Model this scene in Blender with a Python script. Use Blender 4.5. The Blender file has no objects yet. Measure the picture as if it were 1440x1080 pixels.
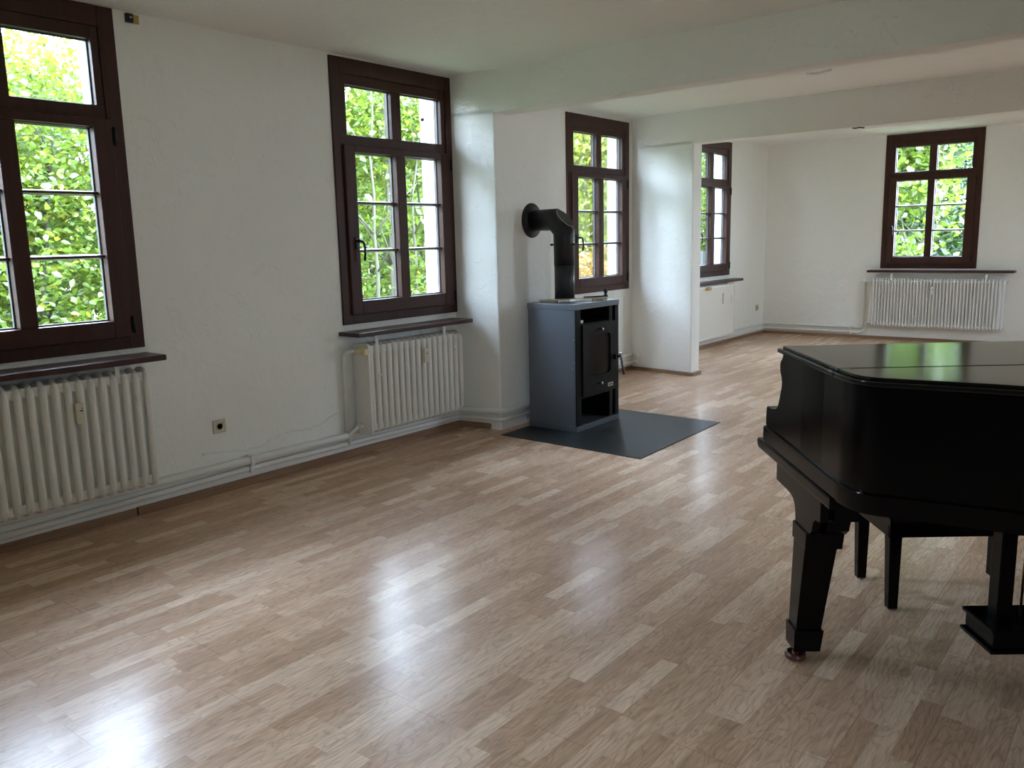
import bpy, bmesh, math, random
import numpy as np
from mathutils import Vector, Matrix
PI = math.pi
random.seed(4)
SC = bpy.context.scene
COL = SC.collection

# ------------------------------------------------------------------ materials
def new_mat(name):
    m = bpy.data.materials.new(name); m.use_nodes = True
    nt = m.node_tree
    return m, nt, nt.nodes['Principled BSDF']
def N(nt, typ, **kw):
    n = nt.nodes.new(typ)
    for k, v in kw.items(): setattr(n, k, v)
    return n
def math_n(nt, op, a, b=None, c=None):
    n = N(nt, 'ShaderNodeMath', operation=op)
    for i, v in enumerate((a, b, c)):
        if v is None: continue
        if isinstance(v, (int, float)): n.inputs[i].default_value = v
        else: nt.links.new(v, n.inputs[i])
    return n.outputs[0]
def simple(name, col, rough=.5, metal=0, coat=0, spec=.5, bump=0, bscale=60, coat_rough=.05):
    m, nt, b = new_mat(name)
    b.inputs['Base Color'].default_value = (*col, 1)
    b.inputs['Roughness'].default_value = rough
    b.inputs['Metallic'].default_value = metal
    b.inputs['Coat Weight'].default_value = coat
    b.inputs['Coat Roughness'].default_value = coat_rough
    b.inputs['Specular IOR Level'].default_value = spec
    tc = N(nt, 'ShaderNodeTexCoord')
    no = N(nt, 'ShaderNodeTexNoise'); no.inputs['Scale'].default_value = bscale; no.inputs['Detail'].default_value = 3
    nt.links.new(tc.outputs['Object'], no.inputs['Vector'])
    # slight procedural tone variation so nothing is perfectly flat
    mx = N(nt, 'ShaderNodeMix', data_type='RGBA', blend_type='MULTIPLY')
    mx.inputs[0].default_value = .12
    mx.inputs[6].default_value = (*col, 1)
    nt.links.new(no.outputs['Color'], mx.inputs[7]); 
    nt.links.new(mx.outputs[2], b.inputs['Base Color'])
    if bump:
        bp = N(nt, 'ShaderNodeBump'); bp.inputs['Strength'].default_value = bump; bp.inputs['Distance'].default_value = .01
        nt.links.new(no.outputs['Fac'], bp.inputs['Height']); nt.links.new(bp.outputs[0], b.inputs['Normal'])
    return m

def plaster(name, col, strokes=.26):
    m, nt, b = new_mat(name)
    b.inputs['Roughness'].default_value = .85
    b.inputs['Specular IOR Level'].default_value = .25
    geo = N(nt, 'ShaderNodeNewGeometry')
    n1 = N(nt, 'ShaderNodeTexNoise'); n1.inputs['Scale'].default_value = 1.6; n1.inputs['Detail'].default_value = 2
    n2 = N(nt, 'ShaderNodeTexNoise'); n2.inputs['Scale'].default_value = 9; n2.inputs['Detail'].default_value = 6; n2.inputs['Roughness'].default_value = .6
    n3 = N(nt, 'ShaderNodeTexNoise'); n3.inputs['Scale'].default_value = 3.2; n3.inputs['Detail'].default_value = 5; n3.inputs['Distortion'].default_value = 1.2
    n4 = N(nt, 'ShaderNodeTexNoise'); n4.inputs['Scale'].default_value = 130; n4.inputs['Detail'].default_value = 2
    for n in (n1, n2, n3, n4): nt.links.new(geo.outputs['Position'], n.inputs['Vector'])
    # trowel ridges: thin lines where a warped noise crosses its mid value
    ridge = math_n(nt, 'SUBTRACT', n3.outputs['Fac'], .5)
    ridge = math_n(nt, 'ABSOLUTE', ridge)
    ridge = math_n(nt, 'SUBTRACT', 1.0, math_n(nt, 'MULTIPLY', ridge, 40.0)); ridge = math_n(nt, 'MAXIMUM', ridge, 0.0)
    mask = math_n(nt, 'GREATER_THAN', n2.outputs['Fac'], .55)
    ridge = math_n(nt, 'MULTIPLY', ridge, mask)
    h = math_n(nt, 'ADD', math_n(nt, 'MULTIPLY', n1.outputs['Fac'], 2.5), n2.outputs['Fac'])
    h = math_n(nt, 'ADD', h, math_n(nt, 'MULTIPLY', ridge, strokes))
    h = math_n(nt, 'ADD', h, math_n(nt, 'MULTIPLY', n4.outputs['Fac'], .12))
    bp = N(nt, 'ShaderNodeBump'); bp.inputs['Strength'].default_value = .7; bp.inputs['Distance'].default_value = .012
    nt.links.new(h, bp.inputs['Height']); nt.links.new(bp.outputs[0], b.inputs['Normal'])
    mx = N(nt, 'ShaderNodeMix', data_type='RGBA')
    mx.inputs[6].default_value = (*[c * .96 for c in col], 1); mx.inputs[7].default_value = (*col, 1)
    nt.links.new(n2.outputs['Fac'], mx.inputs[0]); nt.links.new(mx.outputs[2], b.inputs['Base Color'])
    return m

def laminate():
    """three-strip beech/oak ship-floor laminate, strips along world Y"""
    m, nt, b = new_mat('laminate')
    L = nt.links.new
    geo = N(nt, 'ShaderNodeNewGeometry')
    sp = N(nt, 'ShaderNodeSeparateXYZ'); L(geo.outputs['Position'], sp.inputs[0])
    X = math_n(nt, 'ADD', sp.outputs[0], 20.0); Y = math_n(nt, 'ADD', sp.outputs[1], 20.0)
    W = .0645
    rx = math_n(nt, 'DIVIDE', X, W); row = math_n(nt, 'FLOOR', rx); fx = math_n(nt, 'FRACT', rx)
    wn = N(nt, 'ShaderNodeTexWhiteNoise', noise_dimensions='1D'); L(row, wn.inputs['W'])
    ln = math_n(nt, 'ADD', math_n(nt, 'MULTIPLY', wn.outputs['Value'], .16), .33)
    off = math_n(nt, 'MULTIPLY', wn.outputs['Value'], 37.7)
    ry = math_n(nt, 'ADD', math_n(nt, 'DIVIDE', Y, ln), off); bid = math_n(nt, 'FLOOR', ry); fy = math_n(nt, 'FRACT', ry)
    cmb = N(nt, 'ShaderNodeCombineXYZ'); L(row, cmb.inputs[0]); L(bid, cmb.inputs[1])
    wn2 = N(nt, 'ShaderNodeTexWhiteNoise', noise_dimensions='3D'); L(cmb.outputs[0], wn2.inputs['Vector'])
    tone = wn2.outputs['Value']
    # grain coordinates: own patch of wood per strip
    gv = N(nt, 'ShaderNodeCombineXYZ')
    L(math_n(nt, 'ADD', X, math_n(nt, 'MULTIPLY', tone, 31.0)), gv.inputs[0])
    L(math_n(nt, 'MULTIPLY', Y, .09), gv.inputs[1]); L(math_n(nt, 'MULTIPLY', tone, 17.0), gv.inputs[2])
    g1 = N(nt, 'ShaderNodeTexNoise'); g1.inputs['Scale'].default_value = 130; g1.inputs['Detail'].default_value = 4
    L(gv.outputs[0], g1.inputs['Vector'])
    gv2 = N(nt, 'ShaderNodeCombineXYZ')
    L(math_n(nt, 'ADD', X, math_n(nt, 'MULTIPLY', tone, 11.0)), gv2.inputs[0])
    L(math_n(nt, 'MULTIPLY', Y, .22), gv2.inputs[1]); L(math_n(nt, 'MULTIPLY', tone, 5.0), gv2.inputs[2])
    g2 = N(nt, 'ShaderNodeTexNoise'); g2.inputs['Scale'].default_value = 11; g2.inputs['Detail'].default_value = 2; g2.inputs['Distortion'].default_value = .4
    L(gv2.outputs[0], g2.inputs['Vector'])
    rings = math_n(nt, 'FRACT', math_n(nt, 'MULTIPLY', g2.outputs['Fac'], 15.0))
    rings = math_n(nt, 'ABSOLUTE', math_n(nt, 'SUBTRACT', rings, .5))          # 0..0.5 cathedral lines
    rings = math_n(nt, 'MINIMUM', math_n(nt, 'MULTIPLY', rings, 5.0), 1.0)
    ramp = N(nt, 'ShaderNodeValToRGB')
    cr = ramp.color_ramp
    cr.elements[0].position = 0; cr.elements[0].color = (.475, .303, .20, 1)
    cr.elements[1].position = 1; cr.elements[1].color = (.72, .525, .385, 1)
    e = cr.elements.new(.45); e.color = (.555, .365, .25, 1)
    e = cr.elements.new(.75); e.color = (.61, .42, .297, 1)
    L(tone, ramp.inputs[0])
    mx = N(nt, 'ShaderNodeMix', data_type='RGBA', blend_type='MULTIPLY'); L(ramp.outputs[0], mx.inputs[6])
    grain = math_n(nt, 'ADD', math_n(nt, 'MULTIPLY', g1.outputs['Fac'], .9), .55)
    grain = math_n(nt, 'MULTIPLY', grain, math_n(nt, 'ADD', math_n(nt, 'MULTIPLY', rings, .22), .81))
    gc = N(nt, 'ShaderNodeCombineColor')
    L(grain, gc.inputs[0]); L(grain, gc.inputs[1]); L(grain, gc.inputs[2])
    mx.inputs[0].default_value = 1; L(gc.outputs[0], mx.inputs[7])
    # board joints: every third strip, and end joints of the boards
    r3 = math_n(nt, 'DIVIDE', X, W * 3); f3 = math_n(nt, 'FRACT', r3)
    j1 = math_n(nt, 'LESS_THAN', f3, .009)
    w3 = N(nt, 'ShaderNodeTexWhiteNoise', noise_dimensions='1D'); L(math_n(nt, 'FLOOR', r3), w3.inputs['W'])
    fe = math_n(nt, 'FRACT', math_n(nt, 'ADD', math_n(nt, 'DIVIDE', Y, 1.285), math_n(nt, 'MULTIPLY', w3.outputs['Value'], 9.0)))
    j2 = math_n(nt, 'LESS_THAN', fe, .0014)
    j = math_n(nt, 'MAXIMUM', j1, j2)
    mj = N(nt, 'ShaderNodeMix', data_type='RGBA'); L(math_n(nt, 'MULTIPLY', j, .55), mj.inputs[0])
    L(mx.outputs[2], mj.inputs[6]); mj.inputs[7].default_value = (.10, .06, .04, 1)
    L(mj.outputs[2], b.inputs['Base Color'])
    ns = N(nt, 'ShaderNodeTexNoise'); ns.inputs['Scale'].default_value = 2.2; ns.inputs['Detail'].default_value = 4
    L(geo.outputs['Position'], ns.inputs['Vector'])
    L(math_n(nt, 'ADD', math_n(nt, 'MULTIPLY', ns.outputs['Fac'], .10), .19), b.inputs['Roughness'])
    b.inputs['Specular IOR Level'].default_value = .15
    bp = N(nt, 'ShaderNodeBump'); bp.inputs['Strength'].default_value = .12; bp.inputs['Distance'].default_value = .002
    hh = math_n(nt, 'SUBTRACT', math_n(nt, 'MULTIPLY', g1.outputs['Fac'], .5), math_n(nt, 'MULTIPLY', j, 1.5))
    L(hh, bp.inputs['Height']); L(bp.outputs[0], b.inputs['Normal'])
    return m

def wood(name, c0, c1, axis=1, rough=.4, scale=28, coat=0, spec=.4):
    m, nt, b = new_mat(name)
    tc = N(nt, 'ShaderNodeTexCoord'); mp = N(nt, 'ShaderNodeMapping')
    s = [1, 1, 1]; s[axis] = .07
    mp.inputs['Scale'].default_value = s
    no = N(nt, 'ShaderNodeTexNoise'); no.inputs['Scale'].default_value = scale; no.inputs['Detail'].default_value = 5; no.inputs['Distortion'].default_value = .5
    nt.links.new(tc.outputs['Object'], mp.inputs[0]); nt.links.new(mp.outputs[0], no.inputs['Vector'])
    r = N(nt, 'ShaderNodeValToRGB'); r.color_ramp.elements[0].color = (*c0, 1); r.color_ramp.elements[1].color = (*c1, 1)
    r.color_ramp.elements[0].position = .3; r.color_ramp.elements[1].position = .7
    nt.links.new(no.outputs['Fac'], r.inputs[0]); nt.links.new(r.outputs[0], b.inputs['Base Color'])
    b.inputs['Roughness'].default_value = rough; b.inputs['Coat Weight'].default_value = coat; b.inputs['Specular IOR Level'].default_value = spec
    bp = N(nt, 'ShaderNodeBump'); bp.inputs['Strength'].default_value = .1; bp.inputs['Distance'].default_value = .003
    nt.links.new(no.outputs['Fac'], bp.inputs['Height']); nt.links.new(bp.outputs[0], b.inputs['Normal'])
    return m

def glass_mat():
    m = bpy.data.materials.new('window_glass'); m.use_nodes = True
    nt = m.node_tree; nt.nodes.remove(nt.nodes['Principled BSDF'])
    out = nt.nodes['Material Output']
    tr = N(nt, 'ShaderNodeBsdfTransparent'); tr.inputs[0].default_value = (.95, .97, .955, 1)
    gl = N(nt, 'ShaderNodeBsdfGlossy'); gl.inputs['Roughness'].default_value = .02
    fr = N(nt, 'ShaderNodeFresnel'); fr.inputs[0].default_value = 1.3
    no = N(nt, 'ShaderNodeTexNoise'); no.inputs['Scale'].default_value = 3
    mx = N(nt, 'ShaderNodeMixShader')
    f = math_n(nt, 'MULTIPLY', fr.outputs[0], math_n(nt, 'ADD', math_n(nt, 'MULTIPLY', no.outputs['Fac'], .1), .55))
    nt.links.new(f, mx.inputs[0]); nt.links.new(tr.outputs[0], mx.inputs[1]); nt.links.new(gl.outputs[0], mx.inputs[2])
    nt.links.new(mx.outputs[0], out.inputs[0])
    return m

def leaf_mat(name, c, ct, var=.35):
    m = bpy.data.materials.new(name); m.use_nodes = True
    nt = m.node_tree; nt.nodes.remove(nt.nodes['Principled BSDF']); out = nt.nodes['Material Output']
    geo = N(nt, 'ShaderNodeNewGeometry')
    r = N(nt, 'ShaderNodeValToRGB')
    r.color_ramp.elements[0].color = (*[v * (1 - var) for v in c], 1)
    r.color_ramp.elements[1].color = (*[v * (1 + var) for v in c], 1)
    nt.links.new(geo.outputs['Random Per Island'], r.inputs[0])
    r2 = N(nt, 'ShaderNodeValToRGB')
    r2.color_ramp.elements[0].color = (*[v * (1 - var) for v in ct], 1)
    r2.color_ramp.elements[1].color = (*[v * (1 + var) for v in ct], 1)
    nt.links.new(geo.outputs['Random Per Island'], r2.inputs[0])
    d = N(nt, 'ShaderNodeBsdfDiffuse'); t = N(nt, 'ShaderNodeBsdfTranslucent')
    nt.links.new(r.outputs[0], d.inputs[0]); nt.links.new(r2.outputs[0], t.inputs[0])
    a = N(nt, 'ShaderNodeAddShader'); nt.links.new(d.outputs[0], a.inputs[0]); nt.links.new(t.outputs[0], a.inputs[1])
    g = N(nt, 'ShaderNodeBsdfGlossy'); g.inputs['Roughness'].default_value = .4
    mx = N(nt, 'ShaderNodeMixShader'); mx.inputs[0].default_value = .04
    nt.links.new(a.outputs[0], mx.inputs[1]); nt.links.new(g.outputs[0], mx.inputs[2])
    nt.links.new(mx.outputs[0], out.inputs[0])
    return m

M = {}
M['wall'] = plaster('wall_plaster', (.87, .868, .832))
M['ceil'] = plaster('ceiling_plaster', (.885, .885, .86), .1)
M['panel'] = wood('brown_wall_panelling', (.12, .08, .05), (.20, .135, .09), 2, .6)  # unseen back wall, made dark so the piano front reflects little light
M['outside'] = simple('outside_render', (.82, .82, .80), .9, bump=.2)
M['floor'] = laminate()
M['base'] = wood('baseboard_wood', (.22, .125, .07), (.34, .21, .125), 1, .45)
M['basex'] = wood('baseboard_wood_cross', (.22, .125, .07), (.34, .21, .125), 0, .45)
M['win'] = wood('dark_window_wood', (.041, .0150, .0103), (.060, .0220, .0148), 2, .42, 40, spec=.25)
M['sill'] = wood('dark_sill_wood', (.045, .019, .015), (.066, .028, .022), 0, .35, 40, spec=.35)
M['gasket'] = simple('grey_gasket', (.06, .06, .065), .5)
M['glass'] = glass_mat()
M['iron'] = simple('black_iron', (.012, .012, .013), .4, .3)
M['rad'] = simple('radiator_enamel', (.83, .815, .76), .42, bump=.05, bscale=40)
M['radw'] = simple('radiator_white', (.84, .84, .83), .35)
M['pipe'] = simple('pipe_paint', (.82, .815, .78), .4, bump=.08, bscale=25)
M['knob'] = simple('yellowed_plastic', (.74, .64, .38), .4)
M['cream'] = simple('cream_plastic', (.66, .62, .50), .4)
M['white'] = simple('white_plastic', (.82, .81, .78), .35)
M['dark'] = simple('dark_plastic', (.012, .012, .012), .4)
M['socket'] = simple('ivory_plastic', (.62, .57, .44), .35)
M['brass'] = simple('brass', (.55, .40, .14), .3, 1)
M['steel'] = simple('brushed_steel', (.6, .6, .6), .3, 1)
M['stove'] = simple('anthracite_stove_paint', (.17, .195, .24), .40, .55, bump=.05, bscale=300)  # black stove lightened to blue-grey, standing in for window light on its side
M['stovef'] = simple('black_stove_paint', (.010, .010, .010), .5, 0, 0, .12)
M['stovein'] = simple('soot_black', (.004, .004, .004), .9)  # near-black lining inside the stove openings
M['stoveglass'] = simple('smoked_glass', (.014, .011, .009), .3, 0, 0, .12)
M['pipeblack'] = simple('black_flue_paint', (.012, .012, .013), .42, .2)
M['pipegrey'] = simple('charcoal_flue_paint', (.022, .023, .026), .45, .2)
M['slab'] = simple('slate_sheet', (.026, .029, .030), .42, 0, 0, .22, bump=.03, bscale=8)
M['lacq'] = simple('black_lacquer', (.0012, .0012, .0014), .16, 0, 0, .15)
M['lidm'] = simple('black_lid_lacquer', (.005, .005, .0045), .13, 0, 0, .4)
M['legm'] = simple('black_leg_lacquer', (.0012, .0012, .0014), .22, 0, 0, .16)
M['groove'] = simple('groove_black', (.001, .001, .001), .9)
M['felt'] = simple('black_cloth', (.01, .01, .011), .9)
M['ivory'] = simple('ivory_key', (.75, .72, .62), .3)
M['caster'] = simple('red_brown_cup', (.085, .020, .017), .2, 0, .5)
M['tan'] = wood('pale_stick_wood', (.30, .25, .17), (.42, .36, .26), 1, .6)
M['label'] = simple('pale_plate', (.5, .5, .46), .35, .5)
M['leafA'] = leaf_mat('leaf_bright', (0.0373, 0.0596, 0.0083), (0.0621, 0.0895, 0.0083))
M['leafB'] = leaf_mat('leaf_mid', (0.0230, 0.0446, 0.0094), (0.0331, 0.0612, 0.0094))
M['leafC'] = leaf_mat('leaf_yellow', (0.0765, 0.0765, 0.0092), (0.0969, 0.0898, 0.0082))
M['leafD'] = leaf_mat('leaf_dark', (0.0084, 0.0180, 0.0054), (0.0108, 0.0216, 0.0048))
M['leafE'] = leaf_mat('leaf_lime', (.085, .105, .012), (.120, .140, .012))
M['leafO'] = leaf_mat('leaf_orange', (0.1326, 0.0765, 0.0133), (0.1122, 0.0612, 0.0092))
M['bark'] = simple('bark', (.032, .027, .018), .9, bump=.5, bscale=30)
M['barkpale'] = simple('pale_bark', (.062, .058, .032), .9, bump=.4, bscale=30)
M['ground'] = simple('garden_soil', (.07, .09, .03), 1, bump=.5, bscale=12)
M['fence'] = wood('weathered_boards', (.05, .05, .048), (.085, .082, .078), 2, .8)

# ------------------------------------------------------------------ mesh helpers
class MB:
    def __init__(s): s.bm = bmesh.new(); s.smooth = []
    def box(s, x0, x1, y0, y1, z0, z1):
        v = [s.bm.verts.new(p) for p in ((x0,y0,z0),(x1,y0,z0),(x1,y1,z0),(x0,y1,z0),(x0,y0,z1),(x1,y0,z1),(x1,y1,z1),(x0,y1,z1))]
        for f in ((0,3,2,1),(4,5,6,7),(0,1,5,4),(1,2,6,5),(2,3,7,6),(3,0,4,7)): s.bm.faces.new([v[i] for i in f])
        return s
    def hexa(s, lo, hi):
        """two quads (4 points each, same winding) joined"""
        v = [s.bm.verts.new(p) for p in list(lo) + list(hi)]
        for f in ((0,3,2,1),(4,5,6,7),(0,1,5,4),(1,2,6,5),(2,3,7,6),(3,0,4,7)): s.bm.faces.new([v[i] for i in f])
        return s
    def prism(s, poly, axis, a0, a1):
        """poly in the two other axes, extruded along axis"""
        def P(p, a):
            q = list(p); q.insert(axis, a); return q
        lo = [s.bm.verts.new(P(p, a0)) for p in poly]; hi = [s.bm.verts.new(P(p, a1)) for p in poly]
        n = len(poly)
        s.bm.faces.new(lo[::-1]); s.bm.faces.new(hi)
        for i in range(n): s.bm.faces.new((lo[i], lo[(i+1)%n], hi[(i+1)%n], hi[i]))
        return s
    def tube(s, pts, r, seg=12, closed=False, cap=True, ry=None, ref=None):
        """sweep an ellipse (r, ry) along pts; ref = direction that the r axis keeps to"""
        pts = [Vector(p) for p in pts]; n = len(pts); ry = ry or r
        rings = []
        prev = None
        for i, p in enumerate(pts):
            if closed: t = (pts[(i+1)%n] - pts[i-1])
            else: t = (pts[min(i+1,n-1)] - pts[max(i-1,0)])
            t.normalize()
            if ref is not None: u = Vector(ref)
            elif prev is None: u = Vector((0,0,1)) if abs(t.z) < .9 else Vector((1,0,0))
            else: u = prev
            u = (u - t * u.dot(t)).normalized(); w = t.cross(u); prev = u
            # miter widening
            k = 1.0
            if 0 < i < n-1 and not closed:
                a = (pts[i]-pts[i-1]).normalized(); b2 = (pts[i+1]-pts[i]).normalized()
                c = max(.5, math.sqrt(max(0, (1 + a.dot(b2)) / 2))); bend = (b2 - a)
                k = 1 / c
                bd = bend.normalized() if bend.length > 1e-6 else None
            else: bd = None
            rr = r[i] if isinstance(r, (list, tuple)) else r
            ry_ = (ry[i] if isinstance(ry, (list, tuple)) else ry)
            ring = []
            for j in range(seg):
                a = 2*PI*j/seg
                o = u * (rr*math.cos(a)) + w * (ry_*math.sin(a))
                if bd is not None: o = o + bd * (o.dot(bd) * (k-1))
                ring.append(s.bm.verts.new(p + o))
            rings.append(ring)
        m = n if closed else n-1
        for i in range(m):
            A, B = rings[i], rings[(i+1)%n]
            for j in range(seg):
                s.smooth.append(s.bm.faces.new((A[j], A[(j+1)%seg], B[(j+1)%seg], B[j])))
        if cap and not closed:
            s.bm.faces.new(rings[0][::-1]); s.bm.faces.new(rings[-1])
        return s
    def lathe(s, prof, c, axis=2, seg=24):
        """prof = [(radius, height)], revolved about axis through c"""
        c = Vector(c); rings = []
        ax = [Vector((1,0,0)), Vector((0,1,0)), Vector((0,0,1))]
        A = ax[axis]; U = ax[(axis+1)%3]; V = ax[(axis+2)%3]
        for r, h in prof:
            if r < 1e-6: rings.append([s.bm.verts.new(c + A*h)])
            else: rings.append([s.bm.verts.new(c + A*h + U*(r*math.cos(2*PI*j/seg)) + V*(r*math.sin(2*PI*j/seg))) for j in range(seg)])
        for a, b in zip(rings[:-1], rings[1:]):
            for j in range(seg):
                k = (j+1)%seg
                if len(a) == 1 and len(b) == 1: continue
                if len(a) == 1: f = s.bm.faces.new((a[0], b[k], b[j]))
                elif len(b) == 1: f = s.bm.faces.new((a[j], a[k], b[0]))
                else: f = s.bm.faces.new((a[j], a[k], b[k], b[j]))
                s.smooth.append(f)
        if len(rings[0]) > 1: s.bm.faces.new(rings[0][::-1])
        if len(rings[-1]) > 1: s.bm.faces.new(rings[-1])
        return s
    def frame(s, x0, x1, z0, z1, hx0, hx1, hz0, hz1, y0, y1):
        s.box(x0, x1, y0, y1, z0, hz0); s.box(x0, x1, y0, y1, hz1, z1)
        s.box(x0, hx0, y0, y1, hz0, hz1); s.box(hx1, x1, y0, y1, hz0, hz1)
        return s
    def move(s, v):
        bmesh.ops.translate(s.bm, verts=s.bm.verts[:], vec=Vector(v)); return s
    def mesh(s, name, bevel=0, seg=2):
        bm = s.bm
        for f in s.smooth:
            if f.is_valid: f.smooth = True
        bmesh.ops.recalc_face_normals(bm, faces=bm.faces[:])
        if bevel:
            ed = [e for e in bm.edges if len(e.link_faces) == 2 and e.calc_face_angle(0) > .6]
            bmesh.ops.bevel(bm, geom=ed, offset=bevel, segments=seg, profile=.6, affect='EDGES', clamp_overlap=True)
        me = bpy.data.meshes.new(name); bm.to_mesh(me); bm.free()
        return me
    def build(s, name, mat, parent=None, bevel=0, seg=2):
        me = s.mesh(name, bevel, seg); me.materials.append(mat)
        o = bpy.data.objects.new(name, me); COL.objects.link(o)
        if parent: o.parent = parent
        return o

def fillet(pts, r, k=5):
    pts = [Vector(p) for p in pts]; out = [pts[0]]
    for i in range(1, len(pts)-1):
        a, b, c = pts[i-1], pts[i], pts[i+1]
        d1 = (a-b); d2 = (c-b); rr = min(r, d1.length*.49, d2.length*.49)
        p, q = b + d1.normalized()*rr, b + d2.normalized()*rr
        for j in range(k+1):
            t = j/k; out.append(p*(1-t)**2 + b*2*t*(1-t) + q*t*t)
    out.append(pts[-1]); return out
def tag(o, label=None, cat=None, group=None, kind=None):
    if label: o['label'] = label
    if cat: o['category'] = cat
    if group: o['group'] = group
    if kind: o['kind'] = kind
    return o
def empty(name, loc, rz=0, label=None, cat=None, group=None, kind=None):
    o = bpy.data.objects.new(name, None); COL.objects.link(o)
    o.location = loc; o.rotation_euler = (0, 0, rz); o.empty_display_size = .1
    return tag(o, label, cat, group, kind)
def copy_tree(o, parent=None):
    c = o.copy(); COL.objects.link(c); c.parent = parent
    for ch in [x for x in bpy.data.objects if x.parent == o]: copy_tree(ch, c)
    return c
def struct(o): o['kind'] = 'structure'; return o
def rbox_pts(d0, d1, z0, z1, r, k=6):
    """rounded rectangle loop in (d,z)"""
    out = []
    for cx, cz, a0 in ((d1-r, z1-r, 0), (d0+r, z1-r, 90), (d0+r, z0+r, 180), (d1-r, z0+r, 270)):
        for j in range(k+1):
            a = math.radians(a0 + 90*j/k); out.append((cx + r*math.cos(a), cz + r*math.sin(a)))
    return out

# ------------------------------------------------------------------ room shell
XL, XM, XF, YF, XR, YB = -4.39, -4.70, -4.82, 12.0, 2.6, -3.2
TH = .195; LAY = .075                       # wall thickness, depth of the inner layer that holds the frames
WW, WH = 1.155, 1.735                        # window outer size
WIN_L = [(-1.45, .92), (1.11, .922), (3.655, .908)]  # first entry: unseen window added to bring in more daylight
WIN_M = [(6.745, .90)]
WIN_F = [(9.60, .915)]
WIN_B = [(-3.20, .955)]
def wall_with_windows(mb, a0, a1, z1, wins, put):
    """inner layer with full openings, outer layer with narrower ones; put(s0,s1,d0,d1,z0,z1)"""
    for d0, d1, m_s, m_b, m_t in ((0, LAY, 0, 0, 0), (LAY, TH, .095, .10, .09)):
        cur = a0
        for s, z in wins:
            o0, o1, b0, b1 = s+m_s, s+WW-m_s, z+m_b, z+WH-m_t
            put(cur, o0, d0, d1, -.3, z1)
            put(o0, o1, d0, d1, -.3, b0)
            if b1 < z1: put(o0, o1, d0, d1, b1, z1)
            cur = o1
        put(cur, a1, d0, d1, -.3, z1)
def left_put(mb, x): return lambda s0, s1, d0, d1, z0, z1: mb.box(x-d1, x-d0, s0, s1, z0, z1)
ZC = 2.80
mb = MB(); wall_with_windows(mb, YB, 4.86, ZC, WIN_L, left_put(mb, XL)); struct(mb.build('wall_left', M['wall']))
mb = MB(); wall_with_windows(mb, 5.30, 8.02, ZC, WIN_M, left_put(mb, XM)); struct(mb.build('wall_left_middle', M['wall']))
mb = MB(); wall_with_windows(mb, 8.09, YF, ZC, WIN_F, left_put(mb, XF)); struct(mb.build('wall_left_end', M['wall']))
mb = MB(); wall_with_windows(mb, XF-.23, XR, ZC, WIN_B, lambda s0, s1, d0, d1, z0, z1: mb.box(s0, s1, YF+d0, YF+d1, z0, z1)); struct(mb.build('wall_far', M['wall']))
WIN_R_ADDED = [(-1.6, .91), (8.25, .91)]  # unseen windows, added to raise the light level in the room
mb = MB(); wall_with_windows(mb, YB, YF+.2, ZC, WIN_R_ADDED, lambda s0, s1, d0, d1, z0, z1: mb.box(XR+d0, XR+d1, s0, s1, z0, z1)); struct(mb.build('wall_right', M['wall']))
struct(MB().box(XL-.22, XR+.2, YB-.2, YB, -.3, ZC).build('wall_back', M['panel']))
# chimney pier and far pier with softened plaster arrises; the beams run on flush from them
struct(MB().prism([(-4.70, 4.785), (-4.395, 4.785), (-4.005, 4.842), (-4.022, 5.56), (-4.60, 5.56), (-4.585, 4.86)], 2, -.02, 2.40).build('wall_pier_near', M['wall'], bevel=.012))
struct(MB().prism([(-4.89, 7.985), (-4.69, 7.985), (-3.935, 7.885), (-3.935, 8.08), (-4.89, 8.10)], 2, -.02, 2.40).build('wall_pier_far', M['wall'], bevel=.014))
struct(MB().prism([(-4.70, 4.785), (-4.395, 4.785), (-4.005, 4.842), (XR+.05, 4.70), (XR+.05, 4.86), (-4.022, 5.02), (-4.022, 5.56), (-4.60, 5.56), (-4.585, 4.86)], 2, 2.362, ZC).build('wall_beam_near', M['wall']))
struct(MB().prism([(-4.89, 7.985), (-4.69, 7.985), (-3.935, 7.885), (XR+.05, 7.83), (XR+.05, 8.03), (-3.935, 8.08), (-4.89, 8.10)], 2, 2.362, ZC).build('wall_beam_far', M['wall']))
mb = MB(); mb.box(XL-.2, XR+.1, YB-.1, 4.90, 2.66, 2.9); mb.box(XM-.2, XR+.1, 4.90, 8.0, 2.685, 2.9); mb.box(XF-.2, XR+.1, 8.0, YF+.2, 2.70, 2.9)
struct(mb.build('ceiling', M['ceil']))
mb = MB(); mb.box(XF-.1, XR+.1, YB-.1, YF+.1, -.12, 0); struct(mb.build('floor', M['floor']))
# roof slab over everything so that no light leaks in
struct(MB().box(XF-.3, XR+.4, YB-.4, YF+.4, 2.9, 3.05).build('ceiling_slab', M['outside']))

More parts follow.
